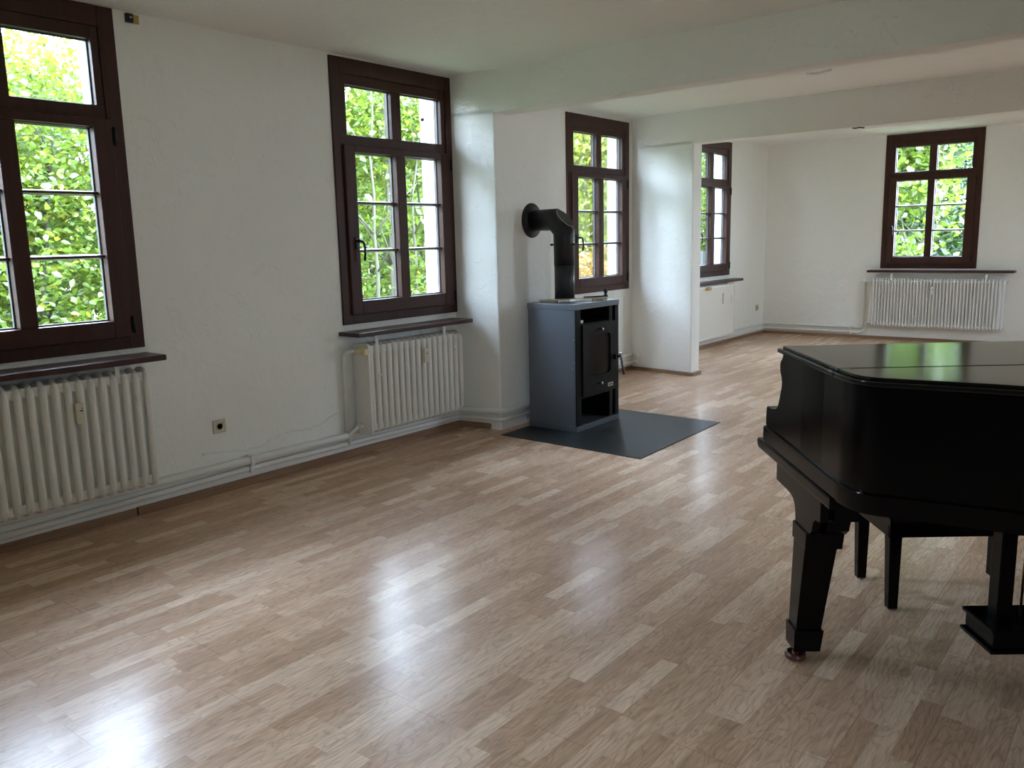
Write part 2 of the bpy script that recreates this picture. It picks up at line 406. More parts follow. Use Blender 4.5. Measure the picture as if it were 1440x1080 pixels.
# baseboards (low brown strips)
def bb(name, mat, *boxes):
    m_ = MB()
    for b_ in boxes: m_.box(*b_)
    return struct(m_.build(name, mat, bevel=.003, seg=1))
H = .046
bb('baseboard_left', M['base'], (XL-.005, XL+.016, YB, 2.125, 0, H-.003), (XL-.005, XL+.021, 2.130, 4.785, 0, H))
mbp = MB().hexa([(-4.365, 4.775, 0), (-4.03, 4.842, 0), (-4.03, 4.87, 0), (-4.365, 4.81, 0)], [(-4.365, 4.775, H), (-4.03, 4.842, H), (-4.03, 4.87, H), (-4.365, 4.81, H)])
struct(mbp.build('baseboard_pier_near', M['basex'], bevel=.002, seg=1))
bb('baseboard_middle', M['base'], (XM-.005, XM+.018, 5.57, 7.97, 0, H-.004))
mbp = MB().hexa([(-4.68, 7.962, 0), (-3.915, 7.862, 0), (-3.915, 7.90, 0), (-4.68, 8.0, 0)], [(-4.68, 7.962, .036), (-3.915, 7.862, .036), (-3.915, 7.90, .036), (-4.68, 8.0, .036)])
mbp.box(-3.945, -3.915, 7.88, 8.10, 0, .036)
struct(mbp.build('baseboard_pier_far', M['basex'], bevel=.002, seg=1))
bb('baseboard_left_end', M['base'], (XF-.005, XF+.018, 8.12, YF, 0, .036))
bb('baseboard_far', M['basex'], (XF+.02, XR, YF-.018, YF+.005, 0, .036))

# uneven edge of an older plaster coat just above the pipes
rr = random.Random(2); pts = []
for y, z in ((2.55,.245),(2.62,.247),(2.75,.243),(2.84,.222),(2.90,.222),(2.96,.218),(3.03,.245),(3.10,.262),(3.18,.272),(3.26,.262),(3.34,.258),(3.42,.272),(3.50,.30),(3.56,.315),(3.60,.31)):
    pts.append((XL+.001, y, z + rr.uniform(-.004, .004)))
pts2 = []
for a_, b_ in zip(pts[:-1], pts[1:]):
    for t in (0, .33, .66): pts2.append((a_[0], a_[1]*(1-t)+b_[1]*t, a_[2]*(1-t)+b_[2]*t + rr.uniform(-.0035, .0035)))
tr = MB().tube(pts2, .0065, 8, ry=.0045).build('trim_1', M['wall']); struct(tr)

# ------------------------------------------------------------------ windows (local: x along the wall, y outwards, z up)
def make_window():
    w = empty('window_1', (0,0,0), 0, kind='structure')
    f = MB(); y0, y1 = -.014, .072
    # outer frame
    f.box(0, .085, y0, y1, 0, WH); f.box(WW-.085, WW, y0, y1, 0, WH)
    f.box(.085, WW-.085, y0, y1, 0, .085); f.box(.085, WW-.085, y0, y1, WH-.10, WH)
    # transom and fixed upper light
    f.box(.085, WW-.085, y0+.006, y1, 1.135, 1.25)
    f.box(.085, .125, y0+.008, y1-.005, 1.25, WH-.10); f.box(WW-.125, WW-.085, y0+.008, y1-.005, 1.25, WH-.10)
    f.box(.125, WW-.125, y0+.008, y1-.005, WH-.165, WH-.10)
    f.box(WW/2-.045, WW/2+.045, y0+.008, y1-.005, 1.25, WH-.165)
    fr = f.build('frame', M['win'], w, bevel=.004, seg=2)
    for a, b_ in ((.125, WW/2-.045), (WW/2+.045, WW-.125)):
        MB().box(a-.005, b_+.005, .034, .040, 1.245, WH-.16).build('glass_pane', M['glass'], fr)
        g = MB().frame(a-.001, b_+.001, 1.249, WH-.164, a+.007, b_-.007, 1.257, WH-.172, .028, .046); g.build('gasket', M['gasket'], fr)
    s = MB(); a0, a1, z0, z1 = .068, WW-.068, .062, 1.185; y0, y1 = -.034, .050
    L0, L1, R0, R1 = .162, .535, .620, .988; ZB, ZT = .155, 1.140
    s.box(a0, L0, y0, y1, z0, z1); s.box(R1, a1, y0, y1, z0, z1)
    s.box(L0, R1, y0, y1, z0, ZB); s.box(L0, R1, y0, y1, ZT, z1); s.box(L1, R0, y0, y1, ZB, ZT)
    sa = s.build('sash', M['win'], w, bevel=.006, seg=2)
    for a, b_ in ((L0, L1), (R0, R1)):
        MB().box(a-.005, b_+.005, .022, .028, ZB-.005, ZT+.005).build('glass_pane', M['glass'], sa)
        MB().frame(a-.001, b_+.001, ZB-.001, ZT+.001, a+.007, b_-.007, ZB+.008, ZT-.008, .016, .034).build('gasket', M['gasket'], sa)
        for zb in (.492, .812):
            MB().prism([(-.012, zb-.006), (.030, zb-.013), (.034, zb-.013), (.034, zb+.013), (.030, zb+.013), (-.012, zb+.006)], 0, a-.002, b_+.002).build('glazing_bar', M['win'], sa)
    # handle on the left stile
    hx, hz = .128, .545
    MB().box(hx-.015, hx+.015, y0-.010, y0+.002, hz-.042, hz+.042).lathe([(.011, 0), (.010, .04)], (hx, y0-.045, hz+.012), 1, 12).build('handle_plate', M['iron'], sa, bevel=.004)
    MB().tube(fillet([(hx, y0-.044, hz+.012), (hx+.01, y0-.052, hz+.012), (hx+.022, y0-.056, hz-.01), (hx+.026, y0-.058, hz-.06), (hx+.022, y0-.052, hz-.12)], .02), .0085, 10).build('handle', M['iron'], sa)
    for hz_ in (.13, 1.10):
        MB().lathe([(.009, -.045), (.009, .045)], (a1+.006, y0-.004, hz_), 2, 10).box(a1-.004, a1+.008, y0-.003, y0+.012, hz_-.04, hz_+.04).build('hinge', M['iron'], w)
    return w
W0 = make_window()
wspecs = [(XL, WIN_L[1], 90), (XL, WIN_L[2], 90), (XM, WIN_M[0], 90), (XF, WIN_F[0], 90), (None, WIN_B[0], 0), (XL, WIN_L[0], 90)] + [(XR, q_, -90) for q_ in WIN_R_ADDED]
wlab = ['dark brown window cut off by the left edge of the photo', 'dark brown window between the left windows and the stove',
        'dark brown window directly behind the stove pipe', 'dark brown window half hidden behind the far pier',
        'dark brown window in the far wall above the wide white radiator', 'dark brown window farthest toward the camera end of the left wall'] + ['dark brown window of the right wall at the camera end', 'dark brown window of the right wall near the far end']
for i, (x, (s, z), a) in enumerate(wspecs):
    w = W0 if i == 0 else copy_tree(W0)
    w.name = 'window_%d' % (i+1)
    w.location = (x, s, z) if a > 0 else (x, s+WW, z) if a < 0 else (s, YF, z); w.rotation_euler = (0, 0, math.radians(a)); w['label'] = wlab[i]

# ------------------------------------------------------------------ window sills (boards)
def sill(x0, x1, y0, y1, z0, z1, label):
    return tag(MB().box(x0, x1, y0, y1, z0, z1).build('window_sill', M['sill'], bevel=.006), label, 'windowsill', 'dark brown windowsills')
sill(XL-.005, XL+.21, 1.10, 2.275, .862, .893, 'dark brown windowsill board above the leftmost radiator')
sill(XL-.005, XL+.205, 3.615, 4.752, .838, .866, 'dark brown windowsill board above the radiator left of the stove')
sill(XF-.005, XF+.14, 9.55, 10.93, .828, .862, 'dark brown windowsill board seen beside the far pier')
sill(-3.33, -1.60, YF-.16, YF+.005, .905, .935, 'long dark brown windowsill board under the far wall window')

# ------------------------------------------------------------------ radiators
def section_mesh(depth, h, w, t, web=True):
    """one cast section: closed loop of elliptical tube in the (depth, z) plane plus a thin web"""
    m = MB(); r = .055
    loop = rbox_pts(t, depth-t, t, h-t, r, 5)
    m.tube([(0, -d, z) for d, z in loop], w, 10, closed=True, ry=t, ref=(1,0,0))
    if web:
        m.box(-.006, .006, -(depth-t), -t, t, h-t)
        m.tube([(0, -depth/2, t), (0, -depth/2, h-t)], w*.85, 8, ry=t)
    me = m.mesh('radiator_section'); me.materials.append(M['rad']); return me
def cast_radiator(name, y_end_r, n, pitch, x_front, z0, h, label, depth=.155, end_plate=True):
    """runs along Y on the left wall; local x along the wall (+Y), local -y into the room"""
    root = empty(name, (XL+.025, y_end_r, z0), math.radians(90), label, 'radiator', 'cast section radiators on the left wall')
    me = section_mesh(depth, h, .0188, .020)
    for i in range(n):
        o = bpy.data.objects.new('section', me); COL.objects.link(o); o.parent = root; o.location = (-(i+.5)*pitch, 0, 0)
    L = n*pitch
    hub = MB()
    for zz in (.062, h-.062):
        hub.tube([(-L+.01, -depth/2, zz), (-.012, -depth/2, zz)], .022, 12)
    hub.build('connecting_hub', M['rad'], root)
    core = MB().box(-L+.004, -.024, -depth+.052, -.03, .03, h-.03)
    for z0_, z1_ in ((.022, .075), (h-.075, h-.022)):
        core.box(-L+.004, -.020, -depth+.028, -.02, z0_, z1_)
    core.build('section_web', M['rad'], root, bevel=.012)
    if end_plate:
        m = MB(); m.prism([(-d, z) for d, z in rbox_pts(.002, depth+.004, 0, h, .03, 5)], 0, -L-.012, -L+.004)
        m.build('end_panel', M['rad'], root, bevel=.004)
    return root, L, depth, h
def meter(root, x, y, z, mat):
    b = MB().box(x-.019, x+.019, y-.022, y+.008, z-.052, z+.052).build('heat_meter', mat, root, bevel=.004)
    b['label'] = 'small cream heat meter box'
    MB().box(x-.004, x+.012, y-.0235, y-.0215, z+.012, z+.018).box(x+.006, x+.011, y-.0235, y-.0215, z+.024, z+.029).build('display', M['dark'], b)
    return b
def clip(root, x, y, z, mat, s=.016):
    MB().box(x-s, x+s, y-.012, y+.012, z-s*.8, z+s*.8).box(x-.003, x+.003, y-.016, y-.011, z-.004, z+.004).build('clamp', mat, root, bevel=.002)
def hook(root, x, y, z, mat, hgt=.05):
    MB().box(x-.012, x+.012, y-.006, y+.006, z-.03, z+hgt).box(x-.016, x+.03, y-.004, y+.06, z+hgt-.012, z+hgt).build('wall_bracket', mat, root, bevel=.002)

# radiator under the first window (left end is outside the picture)
r1, L, D, Hh = cast_radiator('radiator', 2.205, 20, .0575, 0, .178, .655, 'cream radiator at the left edge under the first window', end_plate=True)
meter(r1, -.40, -D-.004, .475, M['cream'])
clip(r1, -.087, -D+.004, .50, M['rad']); hook(r1, -.175, -D+.03, .655, M['rad'], .05); hook(r1, -.9, -D+.03, .655, M['rad'], .05)
# radiator left of the stove
r2, L2, D2, H2 = cast_radiator('radiator', 4.672, 17, .0562, 0, .155, .633, 'cream radiator with thermostat knob left of the stove')
meter(r2, -.435, -D2-.004, .49, M['cream'])
clip(r2, -.87, -D2+.004, .41, M['rad'], .013); clip(r2, -.115, -D2+.004, .515, M['rad'], .013)
hook(r2, -.86, -D2+.03, .633, M['rad'], .045); hook(r2, -.19, -D2+.03, .633, M['rad'], .045)
v = MB().lathe([(.012, 0), (.012, .05), (.016, .052), (.016, .066)], (-L2-.062, -.075, .585), 0, 14)
vv = v.build('valve', M['pipe'], r2)
k = MB(); prof = []
for j in range(24): pass
k.lathe([(.014, 0), (.024, .004), (.024, .045), (.021, .055), (.0, .056)], (-L2-.062, -.085, .585), 1, 20)
kn = MB().tube([(-L2-.045, -.088, .585), (-L2-.045, -.150, .583)], .025, 18).tube([(-L2-.045, -.145, .583), (-L2-.045, -.185, .582)], .0215, 18)
for j in range(12):
    a = 2*PI*j/12; kn.box(-L2-.045+.0235*math.cos(a)-.0022, -L2-.045+.0235*math.cos(a)+.0022, -.150, -.112, .584+.0235*math.sin(a)-.0022, .584+.0235*math.sin(a)+.0022)
k.bm.free()
kno = kn.build('thermostat_knob', M['knob'], r2); kno['label'] = 'yellowed ribbed thermostat knob'
rp = MB().tube(fillet([(-L2-.005, -.06, .06), (-L2-.045, -.06, .055), (-L2-.085, -.03, .02), (-L2-.10, -.008, -.055)], .03), [.017]*8 + [.013]*6 if False else .015, 12)
rp.lathe([(.026, 0), (.020, .02), (.014, .05)], (-L2-.05, -.06, .058), 0, 12)
rp.build('return_union', M['pipe'], r2)
MB().tube(fillet([(-L2-.02, -.07, .585), (-L2-.095, -.07, .585), (-L2-.098, -.012, .56), (-L2-.098, -.004, .02)], .04), .016, 12).build('feed_pipe', M['pipe'], r2)

# white panel radiator beside the far pier
r3 = empty('radiator', (XF+.03, 10.735, .115), math.radians(90), 'flat ribbed panel radiator seen beside the far pier', 'radiator')
m = MB(); n = 96; Lp = 1.16; Hp = .69; fr_, bk = [], []
for i in range(n+1):
    x = -Lp + Lp*i/n; d = -.066 - .006*(.5+.5*math.cos(i*PI/1.0)) * (1 if 1 < i < n-1 else 0)
    fr_.append((x, d))
m.prism(fr_ + [(0, -.05), (-Lp, -.05)], 2, .03, Hp-.03)
m.build('ribbed_panel', M['rad'], r3)
MB().frame(-Lp-.004, .004, 0, Hp, -Lp+.012, -.012, .032, Hp-.032, -.074, -.048).build('panel_edge', M['rad'], r3, bevel=.003)
MB().box(-Lp, 0, -.02, -.004, .02, Hp-.02).box(-Lp, 0, -.046, -.02, Hp-.05, Hp-.01).build('back_panel', M['rad'], r3)
mm = MB().box(-.36-.02, -.36+.02, -.094, -.070, .44, .575).build('heat_meter', M['white'], r3, bevel=.008); mm['label'] = 'rounded white heat meter'
MB().box(-.105, -.095, -.078, -.070, .42, .54).build('clamp', M['white'], r3, bevel=.002)
MB().tube([(-.90, -.10, Hp-.03), (-.82, -.10, Hp-.03)], .022, 14).build('valve', M['brass'], r3)
hook(r3, -.19, -.05, Hp, M['white'], .02); 

# wide tube radiator under the far window
r4 = empty('radiator', (-1.69, YF-.03, .182), 0, 'wide white tube radiator under the far wall window', 'radiator')
m = MB(); h4 = .645; d4 = .105
for dy in (-.018, -d4+.018):
    m.lathe([(.004, 0), (.013, .012), (.0155, .03), (.014, .055), (.0100, .085), (.0100, h4-.085), (.014, h4-.055), (.0155, h4-.03), (.013, h4-.012), (.004, h4)], (0, dy, 0), 2, 10)
for zz in (.035, h4-.035):
    m.tube([(0, -.01, zz), (0, -d4+.01, zz)], .014, 8)
    m.lathe([(.012, -.019), (.026, -.004), (.026, .004), (.012, .019)], (0, -d4/2, zz), 0, 10)
    m.lathe([(.008, -.0195), (.018, -.003), (.018, .003), (.008, .0195)], (0, -d4+.016, zz), 0, 10)
me = m.mesh('tube_section'); me.materials.append(M['radw'])
n4 = 40; p4 = .0394
for i in range(n4):
    o = bpy.data.objects.new('section', me); COL.objects.link(o); o.parent = r4; o.location = (-(i+.5)*p4, 0, 0)
L4 = n4*p4
meter(r4, -.815, -d4-.002, .49, M['white'])
clip(r4, -1.46, -d4, .47, M['white'], .017); clip(r4, -.53, -d4, .47, M['white'], .017)
hook(r4, -1.33, -d4+.01, h4+.01, M['radw'], .05); hook(r4, -.215, -d4+.01, h4+.01, M['radw'], .05)
MB().lathe([(.012, 0), (.014, .03), (.0, .034)], (0, -d4/2, h4-.04), 0, 10).build('end_plug', M['radw'], r4); MB().lathe([(.012, 0), (.014, .02), (.0, .024)], (0, -d4/2, .04), 0, 10).build('end_plug', M['radw'], r4)
MB().lathe([(.022, -.05), (.022, .0), (.013, .005), (.013, .09)], (-L4-.09, -d4/2, h4-.04), 0, 14).build('valve', M['radw'], r4)
MB().tube(fillet([(-L4+.01, -d4/2, .04), (-L4-.06, -d4/2, .04), (-L4-.06, -.02, .03), (-L4-.09, -.005, .02)], .03), .012, 10).build('return_union', M['radw'], r4)

# ------------------------------------------------------------------ heating pipes
def pipe(name, pts, r, label, clips=(), fr=.04, mat='pipe'):
    root = tag(MB().tube(fillet(pts, fr), r, 14).build(name, M[mat]), label, 'pipe', 'white heating pipes along the walls')
    for c in clips:
        MB().box(*c).build('pipe_clip', M[mat], root, bevel=.004)
    return root
xw = XL+.03
pipe('heating_pipe', [(xw, YB, .165), (xw, 2.2, .163), (xw, 2.9, .157), (xw, 4.72, .15), (-4.335, 4.757, .15), (-4.00, 4.825, .15), (-3.985, 4.90, .15), (-3.992, 5.55, .15)], .025,
     'thicker upper white pipe along the wall from first radiator to chimney', clips=[(XL-.002, XL+.062, 2.835, 2.86, .128, .19)])
pipe('heating_pipe', [(xw-.006, YB, .072), (xw-.006, 1.43, .084), (xw-.006, 2.85, .106), (xw-.006, 4.725, .085), (-4.335, 4.765, .085), (-4.005, 4.832, .085), (-3.992, 4.90, .085), (-3.998, 5.55, .085)], .0185,
     'thinner lower white pipe just above the baseboard of the left wall', clips=[(XL-.002, XL+.052, 2.832, 2.855, .082, .127)])
pipe('heating_pipe', [(XM+.03, 5.57, .17), (XM+.03, 7.90, .17), (XM+.03, 7.95, .17), (XM+.10, 7.95, .17)], .021, 'upper white pipe on the wall right of the stove')
pipe('heating_pipe', [(XM+.03, 5.57, .09), (XM+.03, 7.90, .09), (XM+.03, 7.95, .09), (XM+.10, 7.95, .09)], .019, 'lower white pipe on the wall right of the stove')
pipe('heating_pipe', [(XF+.028, 8.12, .145), (XF+.028, 11.92, .145), (XF+.07, YF-.03, .145), (-3.40, YF-.03, .145), (-3.385, YF-.03, .20), (-3.38, YF-.03, .79), (-3.345, YF-.055, .79)], .017,
     'upper white pipe running round the far corner up to the radiator valve',
     clips=[(-4.33, -4.30, YF-.055, YF+.002, .13, .16), (-3.56, -3.53, YF-.055, YF+.002, .125, .165)])
pipe('heating_pipe', [(XF+.028, 8.12, .075), (XF+.028, 11.92, .075), (XF+.07, YF-.03, .075), (-3.42, YF-.03, .075), (-3.36, YF-.03, .12), (-3.34, YF-.03, .20)], .015,
     'lower white pipe running round the far corner below the other one',
     clips=[(-4.32, -4.295, YF-.05, YF+.002, .05, .09), (-3.555, -3.53, YF-.05, YF+.002, .05, .095)])

# ------------------------------------------------------------------ wall sockets and junction box
def socket(loc, rz, label, s=.041):
    root = empty('wall_socket', loc, rz, label, 'socket')
    MB().frame(-s, s, -s, s, -s*.68, s*.68, -s*.68, s*.68, -.011, .002).build('socket_frame', M['socket'], root, bevel=.003)
    b = MB().box(-s*.69, s*.69, -.009, .002, -s*.69, s*.69).build('cover', M['socket'], root)
    MB().lathe([(.0205, -.0125), (.0205, -.0095), (.018, -.0094), (.018, -.0125)], (0, 0, 0), 1, 24).build('rim', M['socket'], root)
    c = MB().lathe([(.0185, -.0112), (.0185, -.009)], (0, 0, 0), 1, 24).build('recess', M['dark'], root)
    MB().box(-.004, .004, -.0125, -.010, -.017, -.011).box(-.004, .004, -.0125, -.010, .011, .017).lathe([(.004, -.012), (.004, -.011)], (-.0095, 0, 0), 1, 8).lathe([(.004, -.012), (.004, -.011)], (.0095, 0, 0), 1, 8).build('contact', M['steel'], root)
    return root
socket((XL, 2.672, .40), math.radians(90), 'ivory wall socket between the two cream radiators')
socket((XF, 11.75, .39), math.radians(90), 'small wall socket near the far left room corner')
jb = empty('junction_box', (XL, 2.37, 2.627), math.radians(90), 'small open cable box high on the wall right of the first window', 'cable box')
MB().box(-.036, 0, -.022, 0, -.022, .022).build('terminal_block', M['dark'], jb, bevel=.002)
MB().box(0, .036, -.010, 0, -.022, .022).build('cover_plate', M['brass'], jb, bevel=.002)
MB().lathe([(.006, -.028), (.006, -.02)], (-.016, 0, .002), 1, 10).build('screw', M['steel'], jb)
# bare fixing left on the beams
tag(MB().tube(fillet([(-1.80, 5.03, 2.36), (-1.74, 5.035, 2.352), (-1.66, 5.03, 2.362)], .02), .007, 8).build('cable_stub', M['pipe']), 'pale stub of cable on the underside of the near ceiling beam', 'cable')
tag(MB().tube([(-2.40, 7.90, 2.358), (-2.37, 7.885, 2.352), (-2.34, 7.885, 2.356), (-2.30, 7.90, 2.35)], .005, 6).build('cable_stub', M['iron']), 'dark bit of wire hanging under the far ceiling beam', 'cable')

# ------------------------------------------------------------------ stove
slab = MB().hexa([(-3.905, 4.715, 0), (-2.69, 4.68, 0), (-2.725, 5.985, 0), (-3.905, 6.0, 0)], [(-3.905, 4.715, .005), (-2.69, 4.68, .005), (-2.725, 5.985, .005), (-3.905, 6.0, .005)])
tag(slab.build('floor_plate', M['slab']), 'flat black sheet on the floor under the stove', 'floor plate')
sx0, sx1, sy0, sy1, sz = -3.90, -3.455, 5.066, 5.662, .005
st = empty('wood_stove', ((sx0+sx1)/2, (sy0+sy1)/2, sz), 0, 'black box wood stove with glass door standing on the black floor sheet', 'stove')
def SB(): return MB()
ox, oy, oz = st.location
def sbuild(m, name, mat, parent=st, **kw): m.move((-ox, -oy, -oz)); return m.build(name, M[mat], parent, **kw)
sbuild(SB().box(sx0, sx1-.004, sy0, sy0+.012, .048, .93), 'side_panel', 'stove', bevel=.0015)
sbuild(SB().box(sx0, sx1-.004, sy1-.012, sy1, .048, .93), 'side_panel', 'stove', bevel=.0015)
sbuild(SB().box(sx0, sx0+.012, sy0+.012, sy1-.012, .05, .93), 'back_panel', 'stove')
sbuild(SB().box(sx0-.003, sx1+.001, sy0-.003, sy1+.003, .006, .048), 'plinth', 'stove', bevel=.002)
sbuild(SB().box(sx0-.005, sx1+.003, sy0-.005, sy1+.005, .928, .970), 'top_plate', 'stove', bevel=.003)
f = SB()   # black front frame round the niche, door and log opening
f.box(sx1-.012, sx1, sy0, 5.128, .048, .928); f.box(sx1-.012, sx1, 5.612, sy1, .048, .928)
f.box(sx1-.010, sx1-.002, 5.128, 5.612, .048, .056)
f.box(sx1-.30, sx1-.004, 5.53, 5.575, .05, .928)
f.box(sx1-.36, sx1-.006, 5.128, 5.53, .806, .818); f.box(sx1-.36, sx1-.006, 5.128, 5.53, .252, .268)
sbuild(f, 'front_frame', 'stovef', bevel=.001, seg=1)
sbuild(SB().box(sx0+.013, sx1-.34, sy0+.013, sy1-.013, .05, .927).box(sx0+.013, sx1-.012, sy0+.0125, 5.127, .05, .927).box(sx0+.013, sx1-.05, 5.577, sy1-.013, .05, .927), 'inner_lining', 'stovein')
# door: a panel with a round-cornered glass
d0, d1, e0, e1 = 5.136, 5.590, .270, .812; xd0, xd1 = sx1-.012, sx1+.014
gl = rbox_pts(5.212, 5.522, .412, .724, .035, 5)
door = MB()
def ring_panel(m, outer, inner, xa, xb):
    no_, ni = len(outer), len(inner)
    for x, flip in ((xa, 1), (xb, 0)):
        pass
    # outer corners split into four regions so that the ring is made of fans
    cs = []
    q = ni//4
    for x in (xa, xb):
        O = [m.bm.verts.new((x, *p)) for p in outer]; I = [m.bm.verts.new((x, *p)) for p in inner]
        for k_ in range(4):
            for j in range(q-1): m.bm.faces.new((O[k_], I[k_*q+j], I[k_*q+j+1]))
            m.bm.faces.new((O[k_], I[k_*q+q-1], I[((k_+1)*q)%ni], O[(k_+1)%4]))
        cs.append((O, I))
    for k_ in range(4): m.bm.faces.new((cs[0][0][k_], cs[0][0][(k_+1)%4], cs[1][0][(k_+1)%4], cs[1][0][k_]))
    for k_ in range(ni): m.bm.faces.new((cs[0][1][k_], cs[0][1][(k_+1)%ni], cs[1][1][(k_+1)%ni], cs[1][1][k_]))
ring_panel(door, [(d1, e1), (d0, e1), (d0, e0), (d1, e0)], gl, xd0, xd1)
dr = sbuild(door, 'door', 'stovef')
sbuild(SB().prism(rbox_pts(5.205, 5.529, .405, .731, .04, 5), 0, sx1-.008, sx1+.002), 'door_glass', 'stoveglass', dr)
for yz in ((5.378, .762), (5.368, .345)):
    sbuild(SB().lathe([(.006, 0), (.006, .012), (.012, .014), (.012, .022), (.006, .026), (0, .027)], (xd1, *yz), 0, 14), 'knob', 'steel', dr)
    sbuild(SB().box(xd1-.001, xd1+.004, yz[0]-.045, yz[0]-.008, yz[1]-.006, yz[1]+.006), 'air_slide', 'stovef', dr)
np_ = sbuild(SB().box(xd1-.001, xd1+.002, 5.478, 5.556, .300, .328), 'nameplate', 'label', dr)
mk = SB()
for a_, b_ in ((5.486, 5.496), (5.500, 5.507), (5.511, 5.521), (5.525, 5.534), (5.538, 5.547)): mk.box(xd1+.0015, xd1+.003, a_, b_, .308, .320)
sbuild(mk, 'nameplate_mark', 'dark', np_)
hb = SB().box(xd1-.001, xd1+.022, 5.563, 5.598, .505, .545).box(xd1+.006, xd1+.03, 5.585, 5.63, .515, .535)
sbuild(hb, 'latch', 'stovef', dr, bevel=.003)
hd = SB().tube(fillet([(xd1+.03, 5.615, .553), (xd1+.036, 5.625, .50), (xd1+.05, 5.642, .375)], .03), .011, 10, ry=.007)
hdo = sbuild(hd, 'handle', 'steel', dr); hdo['label'] = 'slim steel door handle'
# rivet specks on the side sheet
for x, z in ((-3.475, .708), (-3.474, .54), (-3.49, .49)):
    sbuild(SB().lathe([(.0035, -.003), (.0035, .001)], (x, sy0, z), 1, 8), 'rivet', 'steel')

# flue pipe
px, py, pz = -3.717, 5.30, .975
fl = empty('stove_pipe', (px, py, pz), 0, 'black flue pipe rising from the stove and bending into the white chimney pier', 'stove pipe')
def fb(m, name, mat, parent=fl, **kw): m.move((-px, -py, -pz)); return m.build(name, M[mat], parent, **kw)
R = .0775
fb(MB().tube([(px, py, pz), (px, py, 1.262)], R, 40), 'lower_pipe', 'pipegrey')
fb(MB().tube([(px, py, 1.25), (px, py, 1.499), (-3.803, py, 1.595), (-4.02, py, 1.595)], R+.002, 40), 'elbow_pipe', 'pipeblack')
fb(MB().lathe([(R+.004, 0), (.130, 0), (.134, .003), (.134, .008), (.128, .012), (.098, .014), (.092, .028), (R+.006, .03)], (-4.020, py-.012, 1.595), 0, 48), 'rosette', 'pipeblack')
# clean-out lid on the outside of the 45 degree piece
cx, cz = (px-3.803)/2, (1.499+1.595)/2
nrm = Vector((1, 0, 1)).normalized(); tng = Vector((-1, 0, 1)).normalized()
def lid_ring(r1, r2, off, thick):
    m = MB(); c = Vector((cx, py, cz)) + nrm*off
    lo = [m.bm.verts.new(c + tng*(r1*math.cos(2*PI*j/36)) + Vector((0, r2*math.sin(2*PI*j/36), 0))) for j in range(36)]
    hi = [m.bm.verts.new(c + nrm*thick + tng*(r1*math.cos(2*PI*j/36)) + Vector((0, r2*math.sin(2*PI*j/36), 0))) for j in range(36)]
    m.bm.faces.new(lo); m.bm.faces.new(hi)
    for j in range(36): m.bm.faces.new((lo[j], lo[(j+1)%36], hi[(j+1)%36], hi[j]))
    return m
rim_ = fb(lid_ring(.0912, .0652, .0765, .0035), 'clean_out_rim', 'steel'); rim_['label'] = 'thin bright rim of the clean-out lid'
fb(lid_ring(.0895, .0635, .048, .0345), 'clean_out_lid', 'pipeblack')
fb(MB().lathe([(.008, 0), (.008, .02), (.011, .021), (.011, .032), (0, .033)], (px+.03, py-R+.005, 1.405), 1, 12), 'damper_knob', 'pipeblack')
fb(MB().lathe([(.006, -.112), (.006, -.07)], (px, py, 1.405), 0, 10).lathe([(.009, -.125), (.009, -.108)], (px, py, 1.405), 0, 10), 'damper_pin', 'pipeblack')
fb(MB().lathe([(.009, .07), (.009, .1)], (px, py, 1.405), 0, 10), 'damper_pin', 'pipeblack')

# things lying on the stove
zt = .970+.005
def thing_on(name, m, mat, label, cat, **kw): return tag(m.build(name, M[mat], None, **kw), label, cat)
thing_on('wooden_stick', MB().tube([(-3.80, 5.085, zt+.0115), (-3.62, 5.27, zt+.0115), (-3.48, 5.53, zt+.0115)], .011, 10), 'tan', 'long tan wooden stick lying across the black stove top', 'stick')
lg = empty('lighter', (-3.56, 5.17, zt+.013), math.radians(48), 'white stick lighter with a silver tip on the stove top front edge', 'lighter')
MB().tube([(-.02, 0, 0), (.15, 0, 0)], .0125, 12).build('body', M['white'], lg)
MB().tube([(-.105, 0, -.004), (-.02, 0, 0)], .009, 12).build('tip', M['steel'], lg)
br = empty('hand_brush', (-3.56, 5.50, zt), math.radians(60), 'dark ash brush with knob handle at the back of the stove top', 'brush')
MB().box(-.10, .06, -.02, .02, .012, .030).build('bristle_block', M['dark'], br, bevel=.006)
MB().box(-.095, .055, -.016, .016, 0, .012).build('bristles', M['felt'], br)
MB().tube([(.06, 0, .022), (.10, 0, .025)], .010, 10).lathe([(.008, 0), (.012, .01), (.010, .03), (.017, .045), (.012, .062), (0, .066)], (.085, 0, .015), 2, 12).build('handle', M['dark'], br)
thing_on('paper_scrap', MB().hexa([(-3.57, 5.33, zt), (-3.49, 5.36, zt), (-3.51, 5.43, zt), (-3.59, 5.40, zt)], [(-3.57, 5.33, zt+.006), (-3.49, 5.36, zt+.008), (-3.51, 5.43, zt+.012), (-3.59, 5.40, zt+.008)]), 'tan', 'crumpled beige paper scrap beside the brush on the stove', 'paper')
thing_on('firelighter_box', MB().box(-3.52, -3.470, 5.135, 5.185, .823, .845), 'white', 'small white box in the niche above the stove door', 'box', bevel=.003)

